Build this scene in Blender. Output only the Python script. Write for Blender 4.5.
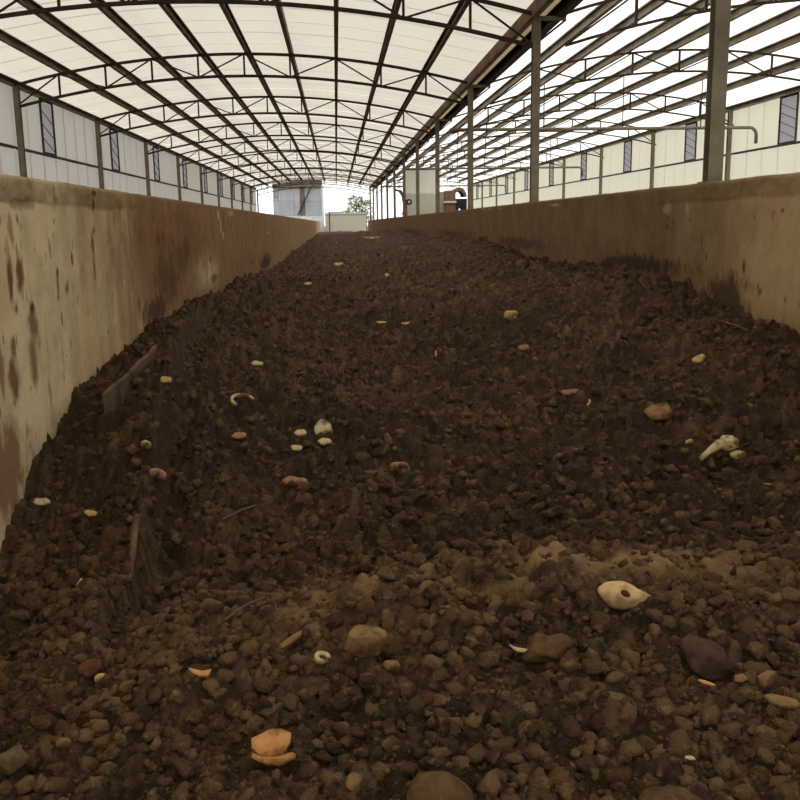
import bpy, bmesh, math, random
import numpy as np
from mathutils import Vector, Matrix, noise as mnoise

for o in list(bpy.data.objects): bpy.data.objects.remove(o)
scn = bpy.context.scene
COL = scn.collection
EYE = 1.9                                   # eye height above the shed floor; heights below are given relative to the eye

# ---------------------------------------------------------------- camera, sky, exposure
cam = bpy.data.cameras.new('camera'); camo = bpy.data.objects.new('camera', cam); COL.objects.link(camo)
cam.sensor_width = 36; cam.sensor_fit = 'HORIZONTAL'; cam.lens = 36*920/800; cam.clip_end = 2000; cam.clip_start = .05
PITCH, YAW, ROLL = .19, .0653, -.0144
R_cam = Matrix.Rotation(-YAW, 3, 'Z') @ Matrix.Rotation(math.pi/2-PITCH, 3, 'X') @ Matrix.Rotation(ROLL, 3, 'Z')
camo.matrix_world = Matrix.Translation((0, 0, EYE)) @ R_cam.to_4x4()
scn.camera = camo
w = bpy.data.worlds.new('overcast'); scn.world = w; w.use_nodes = True
bg = w.node_tree.nodes['Background']; bg.inputs['Color'].default_value = (1, .985, .96, 1); bg.inputs['Strength'].default_value = 1.65
vs = scn.view_settings
vs.view_transform = 'Standard'; vs.look = 'None'; vs.gamma = 1; vs.exposure = 0; vs.use_curve_mapping = False
scn.cycles.diffuse_bounces = 6; scn.cycles.max_bounces = 12

# ---------------------------------------------------------------- materials
def lin(c): return tuple(((v/255+.055)/1.055)**2.4 if v > 10 else v/255/12.92 for v in c)
class NT:
    def __init__(s, name):
        s.m = bpy.data.materials.new(name); s.m.use_nodes = True; s.t = s.m.node_tree
        s.n = s.t.nodes; s.b = s.n['Principled BSDF']; s.out = s.n['Material Output']; s._tc = None
        s.b.inputs['Specular IOR Level'].default_value = .2
    def new(s, ty, **k):
        x = s.n.new(ty)
        for a, v in k.items(): setattr(x, a, v)
        return x
    def link(s, a, b): s.t.links.new(a, b)
    def put(s, sock, v):
        if hasattr(v, 'links'): s.link(v, sock)
        elif isinstance(v, tuple): sock.default_value = (*v, 1) if len(v) == 3 and len(sock.default_value) == 4 else v
        else: sock.default_value = v
    def co(s, scale=(1, 1, 1), kind='Object'):
        if s._tc is None: s._tc = s.new('ShaderNodeTexCoord')
        mp = s.new('ShaderNodeMapping'); s.link(s._tc.outputs[kind], mp.inputs['Vector']); mp.inputs['Scale'].default_value = scale
        return mp.outputs[0]
    def noise(s, scale, detail=4, co=None, rough=.6):
        x = s.new('ShaderNodeTexNoise'); x.inputs['Scale'].default_value = scale; x.inputs['Detail'].default_value = detail; x.inputs['Roughness'].default_value = rough
        s.link(co if co is not None else s.co(), x.inputs['Vector']); return x.outputs['Fac']
    def ramp(s, v, a, b, lo=0., hi=1.):
        x = s.new('ShaderNodeMapRange'); x.interpolation_type = 'SMOOTHSTEP'
        for i, q in zip(('From Min', 'From Max', 'To Min', 'To Max'), (a, b, lo, hi)): x.inputs[i].default_value = q
        s.put(x.inputs['Value'], v); return x.outputs[0]
    def math(s, op, a, b=0., c=0.):
        x = s.new('ShaderNodeMath', operation=op); s.put(x.inputs[0], a); s.put(x.inputs[1], b); s.put(x.inputs[2], c); return x.outputs[0]
    def mix(s, f, a, b):
        x = s.new('ShaderNodeMix', data_type='RGBA'); s.put(x.inputs[0], f); s.put(x.inputs[6], a); s.put(x.inputs[7], b); return x.outputs[2]
    def sep(s):
        x = s.new('ShaderNodeSeparateXYZ'); s.link(s.co(), x.inputs[0]); return x.outputs
    def attr(s, name):
        x = s.new('ShaderNodeAttribute', attribute_name=name); return x.outputs['Fac']
    def bump(s, h, dist=.01, strength=.6):
        x = s.new('ShaderNodeBump'); x.inputs['Distance'].default_value = dist; x.inputs['Strength'].default_value = strength
        s.put(x.inputs['Height'], h); s.link(x.outputs[0], s.b.inputs['Normal'])
    def col(s, v): s.put(s.b.inputs['Base Color'], v)
    def rough(s, v): s.put(s.b.inputs['Roughness'], v)

def plain(name, c1, c2=None, scale=6, rough=.8, bump=0., metal=0., bscale=40):
    m = NT(name); c1 = lin(c1); c2 = lin(c2) if c2 else tuple(v*.72 for v in c1)
    m.col(m.mix(m.ramp(m.noise(scale, 5), .35, .68), c1, c2)); m.rough(rough); m.b.inputs['Metallic'].default_value = metal
    if bump: m.bump(m.noise(bscale, 4), bump, .7)
    return m.m
def sheet(name, refl, trans, dirt, scale=(1, .25, 1)):
    """thin light-passing sheeting: part of the light scatters back, part comes through"""
    m = NT(name); n = m.ramp(m.noise(1.2, 5, m.co(scale)), .42, .8)
    d = m.new('ShaderNodeBsdfDiffuse'); t = m.new('ShaderNodeBsdfTranslucent'); a = m.new('ShaderNodeAddShader')
    m.put(d.inputs[0], refl); m.put(t.inputs[0], m.mix(n, trans, tuple(v*dirt for v in trans)))
    m.link(d.outputs[0], a.inputs[0]); m.link(t.outputs[0], a.inputs[1]); m.link(a.outputs[0], m.out.inputs['Surface'])
    return m.m
def compost_material(name, loose):
    m = NT(name)
    if loose:                                        # scaled copies: keep the grain at its real size
        geo = m.new('ShaderNodeNewGeometry'); pos = geo.outputs['Position']; m.co = lambda *a, **k: pos
    dark, mid, lite, olive = lin((68, 51, 38)), lin((112, 87, 63)), lin((164, 134, 99)), lin((114, 95, 64))
    n1 = m.noise(2.3, 5); n2 = m.noise(26, 4); n3 = m.noise(11, 3)
    c = m.mix(m.ramp(n1, .35, .68), dark, mid); c = m.mix(m.ramp(n2, .52, .78), c, lite); c = m.mix(m.ramp(n3, .58, .72, 0, .55), c, olive)
    if loose:
        oi = m.new('ShaderNodeObjectInfo'); f = m.math('ADD', m.math('MULTIPLY', oi.outputs['Random'], m.attr('single')), m.attr('tone'))
        c = m.mix(m.ramp(f, .25, 1, .1, .7), c, lin((146, 118, 84))); c = m.mix(m.ramp(m.noise(7, 2), .54, .66, 0, .5), c, lin((112, 76, 54))); c = m.mix(m.ramp(f, .25, 0, 0, .5), c, lin((78, 58, 42)))
    else:
        c = m.mix(m.ramp(m.attr('lump'), .55, 1, 0, .5), c, lite); c = m.mix(m.ramp(m.attr('lump'), .4, 0, 0, .6), c, dark); c = m.mix(m.math('MULTIPLY', m.attr('wet_shade'), .8), c, lin((63, 48, 36))); c = m.mix(m.attr('dry_lit'), c, lin((170, 138, 98)))
    m.col(c); m.rough(m.ramp(n2, .3, .7, .95, .75)); m.b.inputs['Specular IOR Level'].default_value = .15
    m.bump(m.math('ADD', m.noise(60, 4), m.math('MULTIPLY', m.noise(190, 3), .5)), .02, 1.)
    return m.m
def trough_material(name, near, far):
    m = NT(name); n = m.noise(3.2, 6); fine = m.noise(34, 5); streak = m.noise(1, 5, m.co((1, 8, .7)))
    pale = m.mix(m.ramp(n, .35, .7), near, tuple(v*.76 for v in near)); pale = m.mix(m.ramp(m.noise(.8, 4), .48, .66, 0, .6), pale, tuple(v*k for v, k in zip(near, (.95, .8, .66))))
    brown = m.mix(m.ramp(n, .3, .7), far, tuple(v*.72 for v in far))
    c = m.mix(m.attr('soil'), pale, brown)
    c = m.mix(m.ramp(streak, .58, .76, 0, .28), c, tuple(v*.5 for v in far))
    c = m.mix(m.ramp(fine, .64, .74, 0, .45), c, lin((84, 58, 36)))
    c = m.mix(m.attr('band'), c, lin((132, 108, 76)))
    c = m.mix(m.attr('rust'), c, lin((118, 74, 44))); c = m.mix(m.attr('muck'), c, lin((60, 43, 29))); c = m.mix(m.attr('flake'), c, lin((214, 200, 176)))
    m.col(c); m.rough(.9); m.bump(m.math('ADD', fine, m.math('MULTIPLY', n, 2)), .012, .5)
    return m.m
# ---------------------------------------------------------------- value noise and pebble fields
def hashf(i, j, s):
    a = np.sin(i * 127.1 + j * 311.7 + s * 74.7) * 43758.5453
    return a - np.floor(a)
def vnoise(X, Y, s=0):
    i = np.floor(X); j = np.floor(Y); u = X - i; v = Y - j
    u = u*u*(3-2*u); v = v*v*(3-2*v)
    a = hashf(i, j, s); b = hashf(i+1, j, s); c = hashf(i, j+1, s); d = hashf(i+1, j+1, s)
    return (a*(1-u)+b*u)*(1-v) + (c*(1-u)+d*u)*v - .5
def pebbles(X, Y, cell, s, rmin, rmax, hk, keep):
    out = np.zeros_like(X); tone = np.full_like(X, .45); ci = np.floor(X/cell); cj = np.floor(Y/cell)
    for a in (-1, 0, 1):
        for b in (-1, 0, 1):
            i = ci+a; j = cj+b
            px = (i+hashf(i, j, s))*cell; py = (j+hashf(i, j, s+1))*cell
            th = hashf(i, j, s+2)*6.283; r = cell*(rmin+(rmax-rmin)*hashf(i, j, s+3))
            e = .6+.4*hashf(i, j, s+4); on = hashf(i, j, s+5) < keep
            dx = X-px; dy = Y-py; c = np.cos(th); n = np.sin(th)
            q = ((dx*c+dy*n)/r)**2 + ((-dx*n+dy*c)/(r*e))**2
            v = np.where(on & (q < 1), np.maximum(0, 1-q)**.55*r*hk*(.5+.45*hashf(i, j, s+6)), 0)
            tone = np.where(v > out, hashf(i, j, s+7), tone); out = np.maximum(out, v)
    return out, tone
def fbm(X, Y, s, o=4):
    v = 0; a = 1.
    for k in range(o): v = v+a*vnoise(X*2**k, Y*2**k, s+k*3); a *= .55
    return v
MAT = dict(
    roof=sheet('cream_roof_sheet', (.22, .2, .17), (.465, .43, .37), .9), roof2=sheet('white_roof_sheet', (.06, .06, .058), (.92, .91, .86), .96),
    wallL=sheet('grey_white_wall_sheet', (.22, .21, .2), (.56, .555, .535), .9, (1, .4, .15)), wallR=sheet('cream_wall_sheet', (.12, .12, .11), (.80, .79, .72), .95, (1, .4, .15)),
    steel=plain('dark_truss_steel', (46, 36, 30), (66, 48, 36), 3, .7), purlin=plain('rusty_purlin_steel', (132, 108, 88), (96, 74, 58), 2, .75),
    purlin2=plain('grey_purlin_steel', (144, 134, 118), (116, 102, 88), 2, .75), post=plain('galvanised_post', (136, 127, 108), (106, 94, 78), 2, .6),
    rail=plain('wall_rail_steel', (70, 62, 54), (50, 42, 36), 3, .7), compost=compost_material('compost', False), clod=compost_material('compost_clods', True),
    tl=trough_material('left_trough_render', lin((236, 216, 174)), lin((158, 120, 84))), tr=trough_material('right_trough_render', lin((206, 180, 138)), lin((142, 114, 84))),
    coping=plain('rough_coping_mortar', (158, 130, 92), (108, 84, 56), 5, .95, .02, bscale=16), plug_dark=plain('dark_plug_brown', (92, 56, 32), (58, 38, 24), 18, .95, .01),
    dmud=plain('black_mud', (42, 32, 22), (64, 46, 30), 18, .95, .01), flake=plain('white_plaster_flake', (205, 196, 178), (170, 155, 130), 14, .9), floor=plain('dusty_concrete_floor', (120, 108, 92), (92, 80, 66), 1.2, .9, .01),
    cream=plain('cream_shell', (226, 196, 144), (200, 164, 108), 14, .55, .004), orange=plain('orange_rind', (216, 160, 98), (170, 112, 60), 16, .6, .006), pale=plain('pale_chip', (214, 194, 150), (170, 146, 104), 16, .7, .004),
    pink=plain('pinkish_husk', (178, 136, 108), (134, 96, 72), 16, .7, .005), yellow=plain('yellow_chip', (206, 180, 118), (168, 138, 82), 16, .7, .004), tan=plain('tan_stone', (152, 120, 80), (104, 78, 50), 12, .85, .008),
    brownstone=plain('brown_stone', (112, 87, 58), (78, 58, 40), 20, .9, .02), greystone=plain('grey_stone', (118, 104, 82), (84, 70, 52), 16, .8, .008), wood=plain('weathered_wood', (124, 104, 80), (86, 68, 50), 10, .85, .004),
    soilboard=plain('soiled_board', (108, 90, 70), (72, 57, 44), 8, .85, .006), darkclod=plain('dark_clod_soil', (92, 70, 56), (62, 46, 36), 16, .9, .02), redclod=plain('reddish_clod', (120, 72, 46), (78, 52, 36), 18, .9, .01),
    blueclad=plain('grey_blue_cladding', (178, 181, 188), (164, 168, 176), .7, .6), beam=plain('brown_grey_beam', (120, 110, 98), (96, 86, 76), 2, .8), white=plain('white_paint', (228, 228, 224), (205, 205, 200), 2, .6),
    fence=sheet('beige_fence_sheet', (.34, .33, .29), (.34, .325, .28), .9), leaf=plain('tree_leaf', (156, 166, 128), (120, 138, 98), 1, .7), trunk=plain('tree_bark', (112, 98, 80), None, 5, .9), haze=plain('hazed_far_block', (205, 208, 212), (190, 194, 200), .2, .9),  # far blocks: distance haze is put into their pale base colour
    rust=plain('rusty_machine_paint', (140, 110, 92), (104, 80, 66), 5, .7), navy=plain('dark_engine', (56, 52, 60), (40, 38, 44), 4, .6), tyre=plain('tyre_rubber', (34, 32, 30), None, 6, .9), board=sheet('grey_hanging_sheet', (.3, .3, .28), (.62, .61, .56), .9),
    pane=None, gutter=sheet('gutter_sheet', (.3, .28, .22), (.5, .46, .36), .8))
for key in ('cream', 'orange', 'pale', 'pink', 'yellow', 'tan', 'brownstone', 'greystone', 'wood'):
    mt = MAT[key]; q = NT('tmp'); bpy.data.materials.remove(q.m); q.m = mt; q.t = mt.node_tree; q.n = q.t.nodes; q.b = q.n['Principled BSDF']; q._tc = None
    src = q.b.inputs['Base Color'].links[0].from_socket; f = q.ramp(q.noise(17, 5), .47, .62, 0, .85 if key not in ('cream', 'orange') else .45); q.col(q.mix(f, src, lin((92, 68, 46))))
MAT['pane'] = sheet('grey_blue_pane', (.24, .24, .25), (.42, .42, .45), .9)

# ---------------------------------------------------------------- mesh helpers
def tag(o, label=None, cat=None, group=None, kind=None):
    for k, v in (('label', label), ('category', cat), ('group', group), ('kind', kind)):
        if v: o[k] = v
    return o
def link(o, parent=None, loc=None):
    COL.objects.link(o)
    if loc is not None: o.location = loc
    if parent is not None: o.parent = parent
    else: o.location.z += EYE
    return o
def empty(name, loc, label=None, cat=None, group=None, kind=None, rz=0):
    o = bpy.data.objects.new(name, None); o.empty_display_size = .2; link(o, None, loc); o.rotation_euler.z = rz
    return tag(o, label, cat, group, kind)
class MB:
    def __init__(s): s.v = []; s.f = []
    def add(s, v, f):
        n = len(s.v); s.v += [tuple(p) for p in v]; s.f += [tuple(i+n for i in q) for q in f]; return s
    def box(s, a, b):
        (x0, y0, z0), (x1, y1, z1) = a, b
        return s.add([(x0, y0, z0), (x1, y0, z0), (x1, y1, z0), (x0, y1, z0), (x0, y0, z1), (x1, y0, z1), (x1, y1, z1), (x0, y1, z1)],
                     [(3, 2, 1, 0), (4, 5, 6, 7), (0, 1, 5, 4), (1, 2, 6, 5), (2, 3, 7, 6), (3, 0, 4, 7)])
    def bar(s, a, b, w, h, up=(0, 0, 1)):
        a, b = Vector(a), Vector(b); d = (b-a).normalized(); x = d.cross(Vector(up))
        if x.length < 1e-4: x = d.cross(Vector((0, 1, 0)))
        x.normalize(); y = x.cross(d); x *= w/2; y *= h/2
        return s.add([a-x-y, a+x-y, a+x+y, a-x+y, b-x-y, b+x-y, b+x+y, b-x+y], [(3, 2, 1, 0), (4, 5, 6, 7), (0, 1, 5, 4), (1, 2, 6, 5), (2, 3, 7, 6), (3, 0, 4, 7)])
    def tube(s, pts, rad, n=8):
        pts = [Vector(p) for p in pts]; rad = rad if isinstance(rad, (list, tuple)) else [rad]*len(pts); rings = []
        for i, p in enumerate(pts):
            d = (pts[min(i+1, len(pts)-1)]-pts[max(i-1, 0)]).normalized(); x = d.cross(Vector((.31, .17, 1))); x = x.normalized() if x.length > 1e-4 else Vector((1, 0, 0)); y = d.cross(x)
            rings.append([p+(x*math.cos(k*2*math.pi/n)+y*math.sin(k*2*math.pi/n))*rad[i] for k in range(n)])
        f = [(i*n+k, i*n+(k+1) % n, (i+1)*n+(k+1) % n, (i+1)*n+k) for i in range(len(pts)-1) for k in range(n)]
        f += [tuple(reversed(range(n))), tuple((len(pts)-1)*n+k for k in range(n))]
        return s.add([q for r in rings for q in r], f)
    def profile(s, pts, y0, y1):                      # closed outline in x,z run along y
        n = len(pts); f = [(k, (k+1) % n, n+(k+1) % n, n+k) for k in range(n)] + [tuple(reversed(range(n))), tuple(range(n, 2*n))]
        return s.add([(x, y0, z) for x, z in pts]+[(x, y1, z) for x, z in pts], f)
    def mesh(s, name, mat, smooth=False):
        me = bpy.data.meshes.new(name); me.from_pydata(s.v, [], s.f); me.materials.append(mat); me.validate()
        bm = bmesh.new(); bm.from_mesh(me); bmesh.ops.recalc_face_normals(bm, faces=bm.faces); bm.to_mesh(me); bm.free()
        if smooth: me.shade_smooth()
        return me
    def build(s, name, mat, parent=None, loc=(0, 0, 0), smooth=False): return put(name, s.mesh(name, mat, smooth), parent, loc)
def put(name, me, parent=None, loc=(0, 0, 0)): return link(bpy.data.objects.new(name, me), parent, loc)
def copy_tree(o, loc, label=None, group=None):
    c = o.copy(); COL.objects.link(c); c.location = loc; c.location.z += EYE
    if label: c['label'] = label
    if group: c['group'] = group
    for ch in o.children:
        d = ch.copy(); COL.objects.link(d); d.parent = c
        for gc in ch.children:
            e = gc.copy(); COL.objects.link(e); e.parent = d
    return c
rnd = random.Random(7)

# ---------------------------------------------------------------- the shed: dimensions
XL, XR, XO = -6.9207, 3.0793, 12.1453
HE, HO = 3.0374, 3.226
Y0, S = 7.5421, 6.921
YK = lambda k: Y0+k*S
FLOOR = -EYE
YEND, YBACK = YK(11), YK(-3)
X2 = XR+.45
def arch1(u): return HE + .645*4*u*(1-u)
def arch2(u): return 3.06 + (HO-3.06)*u + .60*4*u*(1-u)

# floor and yard
MB().box((XL-.2, YBACK, FLOOR-.3), (XO+.2, 112, FLOOR)).build('floor', MAT['floor'])['kind'] = 'structure'
yard = MB().box((-400, -120, FLOOR-.6), (400, 900, FLOOR-.31)).build('ground', MAT['floor']); yard['kind'] = 'structure'

# ---------------------------------------------------------------- trough walls
def big_mesh(name, V, Q, mat, attrs, k):
    me = bpy.data.meshes.new(name); me.vertices.add(len(V)); me.vertices.foreach_set('co', V.astype(np.float32).ravel())
    me.loops.add(Q.size); me.loops.foreach_set('vertex_index', Q.astype(np.int32).ravel()); me.polygons.add(len(Q))
    me.polygons.foreach_set('loop_start', np.arange(0, Q.size, k, dtype=np.int32)); me.polygons.foreach_set('loop_total', np.full(len(Q), k, dtype=np.int32))
    me.update(calc_edges=True)
    for n_, a in attrs.items(): at = me.attributes.new(n_, 'FLOAT', 'POINT'); at.data.foreach_set('value', a.astype(np.float32).ravel())
    me.materials.append(mat); me.shade_smooth(); return me
def grid_quads(nr, nc):
    idx = np.arange(nr*nc).reshape(nr, nc); return np.stack([idx[:-1, :-1], idx[:-1, 1:], idx[1:, 1:], idx[1:, :-1]], -1).reshape(-1, 4)
sm = lambda a, lo, hi: np.clip((a-lo)/(hi-lo), 0, 1)
def trough_wall(name, xin, side, mat, yend, stains, soilfn):
    """inner face as a fine grid with a rough coping band, uneven top, splash marks with shapes of their own; then back and top"""
    ys = [-3.]
    while ys[-1] < yend: y = ys[-1]; ys.append(min(yend, y+(.1 if y < 4 else .014 if y < 8.2 else .014*(y/8.2)**1.9)))
    ys = np.array(ys); zs = np.concatenate([np.arange(FLOOR, -1.65, .1), np.arange(-1.65, .06, .016), np.linspace(.06, .2865, 18)])
    Y, Z = np.meshgrid(ys, zs, indexing='ij'); s0 = 100 if side < 0 else 150
    edge = .135+.018*fbm(Y*1.7, Y*0, s0)+.03*np.floor(3*hashf(np.floor(Y/1.3), 0*Y, s0))/3
    cap = sm(Z, edge-.006, edge+.01)*sm(-Y, -9.5, -8)
    out = .004*fbm(Y*.9, Z*.9, s0+1)+cap*(.006+.009*fbm(Y*7, Z*16, s0+2, 5))
    out = out-.02*sm(Z, .265, .2865)**2
    Zd = Z+np.where(Z > .2, (Z-.2)/.0865*.005*fbm(Y*3, Y*0, s0+3), 0)
    at = dict(band=cap*(.35+.5*sm(fbm(Y*3, Z*6, s0+4), -.3, .5)))
    for k in ('rust', 'muck', 'flake'): at[k] = np.zeros_like(Y)
    wy = .5*fbm(Y*9, Z*9, s0+5, 5); wz = .5*fbm(Y*9, Z*5, s0+6, 5); gr = fbm(Y*26, Z*13, s0+7, 4)
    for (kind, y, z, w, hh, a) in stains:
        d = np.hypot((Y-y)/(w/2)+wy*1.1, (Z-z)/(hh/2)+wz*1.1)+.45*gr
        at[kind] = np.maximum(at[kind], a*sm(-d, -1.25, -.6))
    at['soil'] = soilfn(Y, Z); at['band'] = np.maximum(at['band'], .7*sm(Z, .245, .268)*sm(Y, 8, 11))  # lip farther along: lit top edge painted in with the band tone
    V = np.stack([xin-side*out, Y, Zd], -1).reshape(-1, 3)
    w = put(name, big_mesh(name, V, grid_quads(*Y.shape), mat, at, 4)); w['kind'] = 'structure'
    MB().add([(xin+side*a, y, z) for y in (-3, yend) for a, z in ((.012, FLOOR), (.012, .27), (.25, .275), (.25, FLOOR))], [(0, 1, 5, 4), (1, 2, 6, 5), (2, 3, 7, 6), (0, 1, 2, 3), (4, 5, 6, 7)]).build('wall_core', MAT['coping'], w)
    return w
R_ = random.Random(12)
SL = [('rust', 6.80, -.12, .07, .13, .9), ('rust', 6.79, -.27, .05, .24, .8), ('muck', 6.84, -.02, .035, .06, .9), ('muck', 6.24, -.2, .045, .09, .9), ('muck', 5.89, -.28, .06, .07, .95), ('rust', 5.88, -.36, .06, .14, .8), ('muck', 5.87, -.43, .035, .04, .9),
      ('rust', 5.05, -.24, .08, .32, .95), ('rust', 5.21, -.24, .14, .26, .95), ('rust', 5.13, .0, .08, .2, .6), ('rust', 4.84, -.22, .09, .4, .9), ('rust', 5.36, -.46, .12, .08, .9), ('muck', 5.37, -.44, .06, .05, .8), ('rust', 5.35, -.55, .16, .24, .8), ('rust', 5.3, -.76, .12, .28, .75),
      ('rust', 5.0, -.64, .08, .14, .8), ('rust', 4.98, -.78, .15, .26, .9), ('rust', 4.8, -.7, .08, .3, .7), ('muck', 5.1, -.42, .04, .06, .8), ('muck', 6.9, .24, .2, .05, .9), ('muck', 6.88, .15, .06, .1, .85), ('rust', 5.55, -.95, .06, .2, .5), ('muck', 5.25, .05, .04, .05, .8),
      ('rust', 5.95, .17, .1, .14, .5), ('rust', 5.35, .14, .5, .07, .5), ('rust', 7.3, -.1, .05, .5, .4), ('rust', 7.6, -.3, .06, .7, .4), ('rust', 8.0, -.25, .1, .8, .45), ('rust', 4.75, -1.25, .7, .5, .8),
      ('rust', 8.8, -.3, 2.6, 1.1, .4), ('rust', 10.5, -.1, 2.4, .6, .45), ('muck', 9.7, -.55, 1.6, .5, .5), ('muck', 10.4, -.38, 1.4, .34, .45), ('muck', 10.9, -.25, .6, .25, .5), ('muck', 8.9, -.78, 1.2, .25, .8), ('rust', 11.4, -.2, 2.2, .5, .45), ('muck', 13.2, -.72, .8, .1, .7), ('muck', 22.8, -.88, 3.4, .36, .95), ('rust', 19, -.75, 1.2, .1, .7), ('muck', 14.6, -.1, .22, .12, .8),
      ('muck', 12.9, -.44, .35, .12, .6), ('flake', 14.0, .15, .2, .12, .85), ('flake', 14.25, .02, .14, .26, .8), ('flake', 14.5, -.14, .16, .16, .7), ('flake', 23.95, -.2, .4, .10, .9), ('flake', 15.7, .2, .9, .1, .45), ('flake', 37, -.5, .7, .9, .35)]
for k in range(70): y = 4.7+3.2*R_.random(); SL.append((R_.choice(('rust', 'muck')), y, R_.uniform(-.95, .1), R_.uniform(.012, .035), R_.uniform(.015, .09), R_.uniform(.4, .9)))
for k in range(40): y = 8+14*R_.random()**1.5; SL.append((R_.choice(('rust', 'muck')), y, R_.uniform(-.9, .1), R_.uniform(.05, .2), R_.uniform(.04, .2), R_.uniform(.2, .6)))
def soilL(Y, Z):
    s = sm(Y+1.6*fbm(Y*1.3, Z*.5, 301)+.9*fbm(Y*6, Z*.9, 302), 6.3, 9.4)
    return s*(1-.75*np.exp(-((Y-12.6)/1.1)**2-((Z+.62)/.22)**2)*sm(fbm(Y*2, Z*4, 303), -.5, .3))*(1-.25*sm(Y, 20, 40))
SR = [('flake', 12.55, .21, .5, .04, .55), ('flake', 8.21, .1, .2, .1, .35), ('flake', 7.75, .09, .09, .12, .35), ('flake', 17.9, .235, .4, .035, .6), ('flake', 18.6, .24, .3, .035, .6), ('flake', 16.9, .235, .3, .03, .5), ('muck', 6.6, -.35, .06, .12, .85), ('muck', 7.3, -.30, .04, .06, .8), ('muck', 7.4, -.18, .03, .1, .8), ('muck', 6.05, .05, .05, .03, .8),
      ('muck', 8.9, -.43, 1.9, .18, .9), ('muck', 6.85, -.6, .7, .34, .85), ('muck', 9.8, -.44, 1.2, .12, .8), ('muck', 6.1, -.78, .7, .16, .7), ('muck', 15, -.35, 4, .18, .6), ('muck', 24, -.3, 7, .2, .6), ('muck', 38, -.32, 12, .2, .6), ('rust', 7.6, -.5, 1.6, .3, .35)]
for k in range(60): y = 5.6+7*R_.random()**1.4; SR.append((R_.choice(('rust', 'muck')), y, R_.uniform(-.6, .1), R_.uniform(.012, .05), R_.uniform(.015, .06), R_.uniform(.3, .8)))
def soilR(Y, Z): return np.maximum(sm(Y+.9*fbm(Y*1.1, Z*.8, 311)+.4*fbm(Y*5, Z*1.2, 312), 5.9, 8.2), .35*sm(-Z+.3*fbm(Y*3, Z*3, 313), .35, .75))
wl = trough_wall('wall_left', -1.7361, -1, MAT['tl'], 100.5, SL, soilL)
wr = trough_wall('wall_right', 2.9593, 1, MAT['tr'], 88., SR, soilR)

# ---------------------------------------------------------------- roof sheeting (each sheet a piece, lapped over its neighbour)
def roof(name, xa, xb, fn, mat, lift):
    root = bpy.data.objects.new(name, None); link(root, None, (0, 0, 0)); root['kind'] = 'structure'
    seg = 24; wd = S/6
    me = []
    for dz in (0, .012):
        mb = MB(); v = []
        for y in (0, wd+.05):
            v += [(xa+(xb-xa)*i/seg, y, fn(i/seg)+lift+dz) for i in range(seg+1)]
        me.append(mb.add(v, [(i, i+1, seg+2+i, seg+1+i) for i in range(seg)]).mesh('roof_sheet', mat, True))
    n = int(round((YEND+.6-YBACK)/wd))
    for j in range(n): put('roof_sheet', me[j % 2], root, (0, YBACK+j*wd, 0))
    return root
roof('ceiling', XL-.25, XR+.12, lambda u: arch1(min(1, max(0, (u*(XR-XL+.37)-.25)/(XR-XL)))), MAT['roof'], .235)
roof('ceiling.001', X2-.12, XO+.3, lambda u: arch2(min(1, max(0, (u*(XO-X2+.42)-.12)/(XO-X2)))), MAT['roof2'], .245)

# ---------------------------------------------------------------- trusses
def truss(xa, xb, fn, n, label, group, depth=.46, q=.028):
    root = empty('roof_truss', (0, YK(0), 0), label, 'truss', group)
    sub = 3; top = [(xa+(xb-xa)*i/(n*sub), 0, fn(i/(n*sub))) for i in range(n*sub+1)]; bot = [(x, y, z-depth) for x, y, z in top]
    for nm, pts in (('top_chord', top), ('bottom_chord', bot)):
        mb = MB(); v = []
        for (x, y, z) in pts: v += [(x, -q, z-q), (x, q, z-q), (x, q, z+q), (x, -q, z+q)]
        f = [(i*4+k, i*4+(k+1) % 4, i*4+4+(k+1) % 4, i*4+4+k) for i in range(len(pts)-1) for k in range(4)] + [(0, 1, 2, 3), tuple(len(v)-4+k for k in range(4))]
        mb.add(v, f).build(nm, MAT['steel'], root)
    for i in range(n+1):
        t, b = top[i*sub], bot[i*sub]
        if 0 < i < n: MB().bar(b, t, .04, .04).build('web_post', MAT['steel'], root)
        if i % 2:
            for j in (i-1, i+1): MB().bar(t, bot[j*sub], .028, .028).build('web_diagonal', MAT['steel'], root)
    return root
t1 = truss(XL, XR, arch1, 10, 'dark arched steel lattice truss spanning the cream main roof', 'trusses under the cream main roof')
t2 = truss(X2, XO, arch2, 8, 'dark arched steel lattice truss spanning the white side roof', 'trusses under the white side roof', q=.021)
for k in range(1, 12):
    copy_tree(t1, (0, YK(k), 0)); copy_tree(t2, (0, YK(k), 0))

# purlins: C-channels lying along the shed on the truss nodes
def channel(x, z, w, h, mat, name, label, cat, group, d=1, t=.008):
    pts = [(0, 0), (d*w, 0), (d*w, .025), (d*(w-t), .025), (d*(w-t), t), (d*t, t), (d*t, h-t), (d*(w-t), h-t), (d*(w-t), h-.025), (d*w, h-.025), (d*w, h), (0, h)]
    o = MB().profile(pts, 0, YEND+.4-YBACK).build(name, mat, None, (x, YBACK, z)); return tag(o, label, cat, group)
for i in range(1, 10):
    channel(XL+10*i/10+(.02 if i < 6 else .06), arch1(i/10)+.03, .08, .17, MAT['purlin'], 'purlin', 'rusty brown channel purlin running lengthwise under the cream main roof', 'purlin', 'purlins of the cream main roof', 1 if i < 6 else -1)
for i in range(1, 8):
    channel(X2+(XO-X2)*i/8-.03, arch2(i/8)+.03, .08, .18, MAT['purlin2'], 'purlin', 'grey channel purlin running lengthwise under the white side roof', 'purlin', 'purlins of the white side roof', -1)
channel(XL-.06, HE, .10, .15, MAT['purlin'], 'eave_beam', 'rusty eave beam along the top of the grey-white outer wall', 'beam', None)
channel(XO+.02, HO-.02, .10, .16, MAT['purlin2'], 'eave_beam', 'brown eave beam along the top of the cream outer wall', 'beam', None, -1)
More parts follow.
